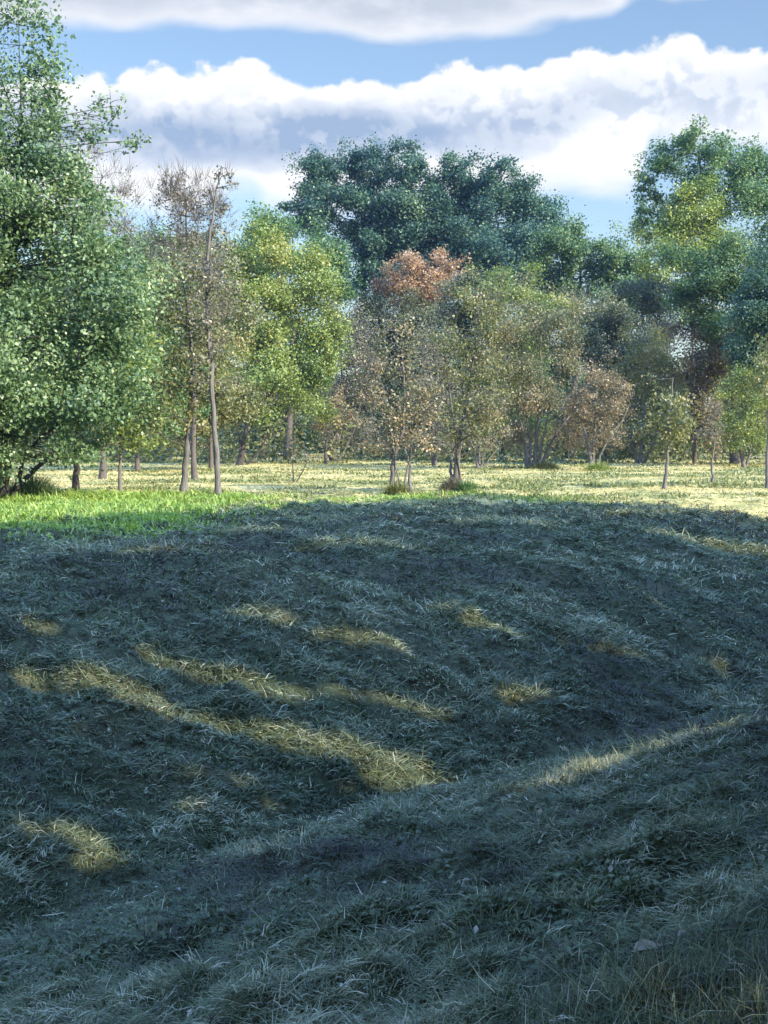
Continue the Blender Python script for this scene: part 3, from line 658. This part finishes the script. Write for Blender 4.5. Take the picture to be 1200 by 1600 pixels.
def shade_trees():
    r = np.random.default_rng(3)
    spots = []; AX = []
    for gx0, gy0 in [(-12, 20), (-12, 9), (-11, -1), (-3.5, 32), (-3, 22), (-3, 12), (-2, 1), (5, 36), (6, 26), (6, 15), (7, 4), (14, 33), (15, 22), (15, 10), (21, 30)]:
        low = gy0 <= 16 and gx0 > -5
        zc = r.uniform(9.4, 10.2) if low else r.uniform(12.6, 14.5)
        sh = SUN_H * SUN_SHIFT * zc
        spots.append((gx0 + sh[0], gy0 + sh[1], zc)); AX.append((6.6, 6.6, 3.5 if low else 5.2))
    S = np.array(spots)
    ax = np.array(AX)
    # leaves spread evenly over what they shade
    gs = 0.26
    xs, ys = np.meshgrid(np.arange(-19, 24, gs), np.arange(-7, 44, gs))
    gp = np.stack([xs.ravel(), ys.ravel()], 1)
    P_, O_ = [], []
    for rep in range(17):
        q = gp + r.uniform(-gs / 2, gs / 2, gp.shape)
        z = r.uniform(6.2, 19, len(q))
        p = np.concatenate([q + SUN_H * (SUN_SHIFT * z)[:, None], z[:, None]], 1)
        d = (((p[:, None, :] - S[None]) / ax) ** 2).sum(2)
        own = d.argmin(1); ok = d.min(1) < 1
        P_.append(p[ok]); O_.append(own[ok])
    P_ = np.concatenate(P_); O_ = np.concatenate(O_)
    # where the shadow of each leaf lands
    z = np.zeros(len(P_))
    for _ in range(4):
        gq = P_[:, :2] - SUN_H * (SUN_SHIFT * (P_[:, 2] - z))[:, None]
        z = height0(gq[:, 0], gq[:, 1])
    azg = gq[:, 0] / np.maximum(gq[:, 1], 1.0)
    keep = gq[:, 1] < np.interp(azg, edge_az, edge_d) - 0.15 + r.normal(0, .10, len(P_))
    for x0, y0, x1, y1, w in SEG:
        a = np.array([x0, y0]); b = np.array([x1, y1]); ab = b - a
        t = np.clip(((gq - a) @ ab) / (ab @ ab + 1e-9), 0, 1)
        dist = np.linalg.norm(gq - (a + t[:, None] * ab), axis=1)
        keep &= dist > w * (.62 if y0 < 20 else .4) + 0.10 + r.normal(0, .05, len(P_))
    P_ = P_[keep]; O_ = O_[keep]
    for k, (x, y, zc) in enumerate(S):
        lean = np.array([3.4, -2.4]) if abs(y / max(x, .1)) < 2 and y > 3 and x < 9 else np.zeros(2)
        B = np.array([x + lean[0], y + lean[1], float(height(x + lean[0], y + lean[1])) - .05])
        root = bpy.data.objects.new('shade_tree', None); COL.objects.link(root); root.location = B
        root['label'] = 'tall broadleaf tree out of view beside the viewer, shading the mown slope'
        root['category'] = 'tree'; root['group'] = 'trees beside the viewer that shade the slope'
        sel = P_[O_ == k]
        lines = []
        tz = np.linspace(0, zc + 3.5, 10)
        tp = np.stack([r.normal(0, .07, 10).cumsum() * (tz > 0), r.normal(0, .07, 10).cumsum() * (tz > 0), tz], 1)
        tp[:, :2] -= lean * (tz / tz[-1])[:, None] ** .8
        lines.append((tp, .30 * (1 - .8 * tz / tz[-1]), 9))
        if len(sel):
            for q in sel[r.integers(0, len(sel), 26)] - B:
                i0 = int(np.clip(np.searchsorted(tz, q[2] - 0.5 * math.hypot(q[0], q[1])) , 3, 8)); s0 = tp[i0]
                lines.append((np.array([s0, s0 * .55 + q * .45 + [0, 0, .3], q]), np.array([.07, .045, .01]), 5))
        v, f = tubes(lines)
        obj('trunk', make_mesh('trunk', v, f, smooth=True), BM['brown'], root)
        if len(sel):
            nrm = r.normal(size=sel.shape) * .5 + np.array([SUN_H[0], SUN_H[1], 1.0]) * .6
            v, f = leaves(sel - B, nrm, r.uniform(.26, .40, len(sel)), .75, r)
            obj('crown', make_mesh('crown', v, f, np.clip(r.normal(.5, .25, len(sel)), 0, 1)), LM['shade'], root)
shade_trees()

# ------------------------------------------------------------------ grass
def strands(x, y, z, azm, L, W, th1, curl, r):
    n = len(x)
    p0 = np.stack([x, y, z], 1)
    def d(th): return np.stack([np.cos(azm) * np.sin(th), np.sin(azm) * np.sin(th), np.cos(th)], 1)
    p1 = p0 + d(th1) * (L * .5)[:, None]
    p2 = p1 + d(th1 + curl) * (L * .5)[:, None]
    tw = r.uniform(-.7, .7, n)
    wd = np.stack([-np.sin(azm) * np.cos(tw), np.cos(azm) * np.cos(tw), np.sin(tw)], 1) * (W * .5)[:, None]
    v = np.stack([p0 - wd, p0 + wd, p1 - wd * .9, p1 + wd * .9, p2 - wd * .15, p2 + wd * .15], 1).reshape(-1, 3)
    b = np.arange(n)[:, None] * 6
    f = np.concatenate([b + np.array([0, 1, 3, 2]), b + np.array([2, 3, 5, 4])], 1).reshape(-1, 4)
    return v, f
def grass(name, label_stops, parts, transl=0.25):
    V_, F_, T_ = [], [], []; off = 0
    for v, f, t in parts:
        V_.append(v); F_.append(f + off); T_.append(np.repeat(t, len(f) // len(t))); off += len(v)
    m = leaf_mat('blades_' + name, label_stops, transl=transl, rough=0.6, spec=0.3)
    return obj(name, make_mesh(name, np.concatenate(V_), np.concatenate(F_), np.clip(np.concatenate(T_), 0, 1)), m, kind='stuff')

def polar(n, d0, d1, a, r):
    d = np.exp(r.uniform(math.log(d0), math.log(d1), n)); t = r.uniform(-a, a, n)
    return d * np.sin(t), d * np.cos(t), d

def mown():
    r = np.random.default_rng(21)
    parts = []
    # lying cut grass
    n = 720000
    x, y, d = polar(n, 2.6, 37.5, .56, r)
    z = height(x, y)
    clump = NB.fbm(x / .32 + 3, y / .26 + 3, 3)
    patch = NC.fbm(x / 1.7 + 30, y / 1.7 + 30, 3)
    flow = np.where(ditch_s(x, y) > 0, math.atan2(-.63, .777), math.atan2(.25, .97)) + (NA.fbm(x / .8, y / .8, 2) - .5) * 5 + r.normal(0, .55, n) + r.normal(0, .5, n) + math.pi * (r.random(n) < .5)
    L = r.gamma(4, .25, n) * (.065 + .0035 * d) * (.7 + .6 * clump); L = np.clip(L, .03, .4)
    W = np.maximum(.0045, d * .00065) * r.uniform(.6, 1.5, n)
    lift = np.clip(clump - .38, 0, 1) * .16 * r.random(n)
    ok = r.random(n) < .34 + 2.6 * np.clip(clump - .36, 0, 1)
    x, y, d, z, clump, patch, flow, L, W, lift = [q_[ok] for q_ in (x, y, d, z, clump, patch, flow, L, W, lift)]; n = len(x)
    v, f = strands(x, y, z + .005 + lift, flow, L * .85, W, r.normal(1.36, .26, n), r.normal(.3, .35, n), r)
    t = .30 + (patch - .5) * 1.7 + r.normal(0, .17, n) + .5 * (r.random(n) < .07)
    parts.append((v, f, t))
    # locks of matted cut grass, strands lying side by side
    nl = 35000
    lx, ly, ld = polar(nl, 2.6, 37, .55, r)
    la = r.uniform(0, 2 * math.pi, nl); lt = r.normal(0, .27, nl); ll = r.uniform(.055, .155, nl) * (1 + .008 * ld); lh = r.random(nl) ** 2 * .07
    k_ = np.repeat(np.arange(nl), 11); n = len(k_)
    sp_ = .018 * (1 + .05 * ld[k_])
    x = lx[k_] + r.normal(0, 1, n) * sp_ * 1.2; y = ly[k_] + r.normal(0, 1, n) * sp_; d = ld[k_]
    v, f = strands(x, y, height(x, y) + .01 + lh[k_] * r.random(n), la[k_] + r.normal(0, .3, n), ll[k_] * r.uniform(.5, 1.1, n), np.maximum(.0055, d * .0007), r.normal(1.25, .18, n), r.normal(.45, .3, n), r)
    parts.append((v, f, .32 + (NC.fbm(x / 1.7 + 30, y / 1.7 + 30, 3) - .5) * 1.0 + lt[k_] + r.normal(0, .09, n)))
    # short standing stubble
    n = 340000
    x, y, d = polar(n, 2.6, 37.5, .56, r)
    z = height(x, y)
    g_ = NC.fbm(x / 1.7 + 30, y / 1.7 + 30, 3)
    L = r.uniform(.02, .075, n) * (1 + .015 * d)
    v, f = strands(x, y, z, r.uniform(0, 2 * math.pi, n), L, np.maximum(.003, d * .0006), r.normal(.35, .25, n), r.normal(.35, .25, n), r)
    parts.append((v, f, .34 + (g_ - .5) * .8 + r.normal(0, .12, n)))
    # taller blades left standing at the near right and in odd tufts
    bx, by = ground_at(1130, 1590)
    n = 2600
    x = bx + r.normal(.1, .45, n); y = by + r.normal(0, .35, n)
    parts.append((*strands(x, y, height(x, y), r.uniform(0, 6.28, n), r.uniform(.08, .22, n), np.full(n, .0042), r.normal(.2, .15, n), r.normal(.35, .25, n), r), .55 + r.normal(0, .2, n)))
    for k in range(90):
        px, py = r.uniform(-100, 1300), r.uniform(880, 1600)
        cx, cy = ground_at(px, py); n = int(r.integers(12, 45))
        x = cx + r.normal(0, .06, n); y = cy + r.normal(0, .06, n)
        parts.append((*strands(x, y, height(x, y), r.uniform(0, 6.28, n), r.uniform(.05, .16, n), np.full(n, .006), r.normal(.35, .2, n), r.normal(.5, .3, n), r), .55 + r.normal(0, .2, n)))
    # low broad-leaved weeds and clover in patches
    n = 90000
    x, y, d = polar(n, 2.6, 40, .40, r)
    ok = NB.fbm(x / .9 + 60, y / .9 + 60, 3) + .25 * NA.fbm(x / 4 + 6, y / 4 + 6, 2) > .70
    x, y, d = x[ok], y[ok], d[ok]; n = len(x)
    for q_ in range(2):
        c = np.stack([x + r.normal(0, .02, n), y + r.normal(0, .02, n), height(x, y) + r.uniform(.01, .05, n)], 1)
        v, f = leaves(c, r.normal(size=(n, 3)) * .45 + np.array([0, 0, 1.0]), r.uniform(.018, .045, n) * (1 + .03 * d), .8, r)
        parts.append((v, f, .36 + r.normal(0, .10, n)))
    # paler hay along the sun streaks, its colour adding to their light
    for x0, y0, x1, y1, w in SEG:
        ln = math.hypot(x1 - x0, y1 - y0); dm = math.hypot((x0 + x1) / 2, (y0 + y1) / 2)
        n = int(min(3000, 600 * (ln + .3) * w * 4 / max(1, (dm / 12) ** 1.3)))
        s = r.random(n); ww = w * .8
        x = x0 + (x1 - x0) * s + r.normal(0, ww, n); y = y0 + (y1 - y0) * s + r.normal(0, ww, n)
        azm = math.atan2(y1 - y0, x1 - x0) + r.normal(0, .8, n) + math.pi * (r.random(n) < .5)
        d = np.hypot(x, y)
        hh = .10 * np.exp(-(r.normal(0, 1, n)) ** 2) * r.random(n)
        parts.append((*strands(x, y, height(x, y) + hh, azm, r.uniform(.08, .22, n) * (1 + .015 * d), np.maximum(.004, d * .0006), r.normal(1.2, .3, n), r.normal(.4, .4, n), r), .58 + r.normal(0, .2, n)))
    # pale dry stalks on the near bank, added to brighten its sun streak
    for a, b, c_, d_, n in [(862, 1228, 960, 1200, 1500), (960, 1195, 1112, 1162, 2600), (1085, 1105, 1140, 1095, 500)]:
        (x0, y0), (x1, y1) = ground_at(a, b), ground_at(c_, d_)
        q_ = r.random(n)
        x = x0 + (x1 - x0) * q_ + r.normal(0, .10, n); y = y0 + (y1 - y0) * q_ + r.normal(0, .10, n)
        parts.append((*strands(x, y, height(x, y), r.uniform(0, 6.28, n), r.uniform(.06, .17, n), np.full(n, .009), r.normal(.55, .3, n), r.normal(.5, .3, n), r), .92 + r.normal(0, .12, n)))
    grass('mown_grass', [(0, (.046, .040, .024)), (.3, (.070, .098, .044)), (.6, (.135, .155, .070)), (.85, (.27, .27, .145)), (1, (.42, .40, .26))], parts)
mown()

def field():
    r = np.random.default_rng(31)
    n = 230000
    x, y, d = polar(n, 30, 165, .36, r)
    z = height(x, y)
    row = NC.fbm(x / 5.0 + 9, y / 1.5 + 9, 3)
    L = r.uniform(.04, .12, n) * (1 + .004 * d)
    W = d * .0007
    v, f = strands(x, y, z, r.uniform(0, 6.28, n), L, W, r.normal(1.28, .25, n), r.normal(.3, .3, n), r)
    ft = NA.fbm(x / 7, y / 3, 3)
    t = .60 + (ft - .5) * 1.5 + (row - .5) * 1.0 + r.normal(0, .10, n)
    edge_green = sstep(np.interp(x / y, edge_az, edge_d) + 6.5 + 3 * NB.fbm(x / 3, y / 3, 2) - y, -2.5, 1.5)
    t = t - .20 * edge_green
    # darker tufts and hay in short rows, dark colour standing in for shadow bands
    n2 = 190000
    x2, y2, d2 = polar(n2, 36, 120, .36, r)
    ok = (NC.fbm(x2 / 2.6 + 70, y2 / 1.6 + 70, 2) > .62)
    x2, y2, d2 = x2[ok], y2[ok], d2[ok]; n2 = len(x2)
    v2, f2 = strands(x2, y2, height(x2, y2) + .02, r.uniform(0, 6.28, n2), r.uniform(.08, .22, n2), d2 * .0009, r.normal(.8, .35, n2), r.normal(.6, .3, n2), r)
    t2 = .12 + np.abs(r.normal(0, .15, n2))
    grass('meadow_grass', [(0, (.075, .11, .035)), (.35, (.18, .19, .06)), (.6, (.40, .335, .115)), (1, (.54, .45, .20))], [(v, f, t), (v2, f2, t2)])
field()

def tall_grass():
    r = np.random.default_rng(41)
    n = 210000
    x = r.uniform(-20, 7, n); y = r.uniform(20, 45, n)
    dens = sstep(-x, -5, 4.5) * sstep(y, 23.5, 28.5) * (1 - sstep(y, 41 + .0 * x, 45))
    right = sstep(x, -5, -3) * (1 - sstep(np.abs(y - np.interp(x / y, edge_az, edge_d) - .6), .5, 2.6)) * (1 - sstep(x, 4, 7)) * .55
    dens = np.maximum(dens * (1 - sstep(x, -5.0, -2.0)), right)
    ok = r.random(n) < dens * (.4 + .9 * NB.fbm(x / .8, y / .8, 2))
    x, y = x[ok], y[ok]; n = len(x); z = height(x, y)
    hgt = sstep(y, 17, 30) * (.13 + .20 * NC.fbm(x / 1.5 + 4, y / 1.5 + 4, 2)) * np.where(x < -4, 1.0, .55)
    L = hgt * r.uniform(.6, 1.3, n)
    v, f = strands(x, y, z, r.uniform(0, 6.28, n), L, np.full(n, .028) * r.uniform(.5, 1.8, n), r.normal(.45, .25, n), r.normal(.9, .4, n), r)
    grass('tall_grass', [(0, (.09, .16, .035)), (.5, (.22, .33, .06)), (1, (.42, .46, .14))], [(v, f, .5 + r.normal(0, .22, n))], transl=.4)
tall_grass()

# ------------------------------------------------------------------ weeds round tree feet, fallen leaves
def weeds(label, px, D, w, h, pal, n, seed):
    r = np.random.default_rng(seed)
    c = at(px, 700, D); B = np.array([c[0], D, float(height(c[0], D))])
    x = r.normal(0, w * .45, n); y = r.normal(0, w * .45, n)
    v, f = strands(x, y, np.zeros(n), np.arctan2(y, x) + r.normal(0, .6, n), h * r.uniform(.5, 1.2, n) * np.exp(-(x * x + y * y) / (w * w)), np.full(n, .03), r.normal(.25, .2, n), r.normal(.5, .3, n), r)
    t = np.repeat(np.clip(.4 + r.normal(0, .25, n), 0, 1), 2)
    o = obj('weed_clump', make_mesh('weed_clump', v, f, t), LM[pal], label=label, category='weeds', group='weeds round the tree feet')
    o.location = B
weeds('dark weed heap round the foot of the slim olive tree', 708, 45.6, .42, .55, 'grey', 900, 1)
weeds('bright green weeds just right of the dark weed heap', 730, 45.2, .35, .40, 'mid', 600, 2)
weeds('dry weed tuft round the foot of the twin-stemmed arch tree', 620, 43.7, .45, .50, 'olive', 900, 3)
weeds('dark leafy weeds beside the trunk of the tall leafy tree', 50, 41, .9, .8, 'left', 1500, 4)
weeds('rough grass tuft at the foot of the rusty-leaved orchard tree', 935, 78, .9, .7, 'yg', 900, 5)
weeds('grassy tuft round the many stems of the stout orchard tree', 850, 81, 1.0, .6, 'olive', 900, 6)

def litter():
    r = np.random.default_rng(51)
    n = 420
    x, y, d = polar(n, 3.5, 26, .33, r)
    c = np.stack([x, y, height(x, y) + .035 + .03 * r.random(n)], 1)
    v, f = leaves(c, r.normal(size=(n, 3)) * .35 + np.array([0, 0, 1]), r.uniform(.025, .06, n), .6, r)
    obj('leaf_litter', make_mesh('leaf_litter', v, f, r.random(n)), leaf_mat('leaf_litter', [(0, (.16, .12, .07)), (.5, (.30, .25, .17)), (1, (.48, .46, .40))]), kind='stuff')
litter()

def fallen_leaf(label, px, py, size, tint, rot):
    x, y = ground_at(px, py)
    n = 7; t = np.linspace(-1, 1, n)
    w = np.clip(1 - t * t, 0, 1) ** .8 * .30 * (1 - .45 * t) + .004
    v = []
    for a, b in zip(t, w):
        for s in (-1, -.5, 0, .5, 1):
            v.append((a * size / 2, s * b * size, .16 * size * s * s * (1 - a * a) + .16 * size * a * a * a))
    f = [(i * 5 + j, i * 5 + j + 1, i * 5 + j + 6, i * 5 + j + 5) for i in range(n - 1) for j in range(4)]
    o = obj('fallen_leaf', make_mesh('fallen_leaf', np.array(v), np.array(f), np.full(len(f), tint)), bpy.data.materials['leaf_litter'], label=label, category='leaf', group='large fallen leaves on the mown grass')
    o.location = (x, y, float(height(x, y)) + .05); o.rotation_euler = (.15, .1, rot)
fallen_leaf('large curled pale brown leaf lying on mown grass at lower right', 1012, 1490, .13, .45, .1)
fallen_leaf('pale grey leaf lying on mown grass at lower left', 190, 1488, .07, .95, .9)

# ------------------------------------------------------------------ thin autumn air
def haze():
    x0, x1, y0, y1, z0, z1 = -420, 420, -60, 420, -4, 48
    v = [(x, y, z) for z in (z0, z1) for y in (y0, y1) for x in (x0, x1)]
    f = [(0, 2, 3, 1), (4, 5, 7, 6), (0, 1, 5, 4), (2, 6, 7, 3), (0, 4, 6, 2), (1, 3, 7, 5)]
    m = bpy.data.materials.new('haze'); m.use_nodes = True
    nt = m.node_tree; nt.nodes.clear()
    p = nt.nodes.new('ShaderNodeVolumePrincipled')
    p.inputs['Color'].default_value = (.40, .68, 1.0, 1)
    p.inputs['Density'].default_value = 0.0002
    p.inputs['Anisotropy'].default_value = 0.4
    o = nt.nodes.new('ShaderNodeOutputMaterial'); nt.links.new(p.outputs[0], o.inputs['Volume'])
    obj('haze', make_mesh('haze', np.array(v), np.array(f)), m, kind='stuff')
haze()
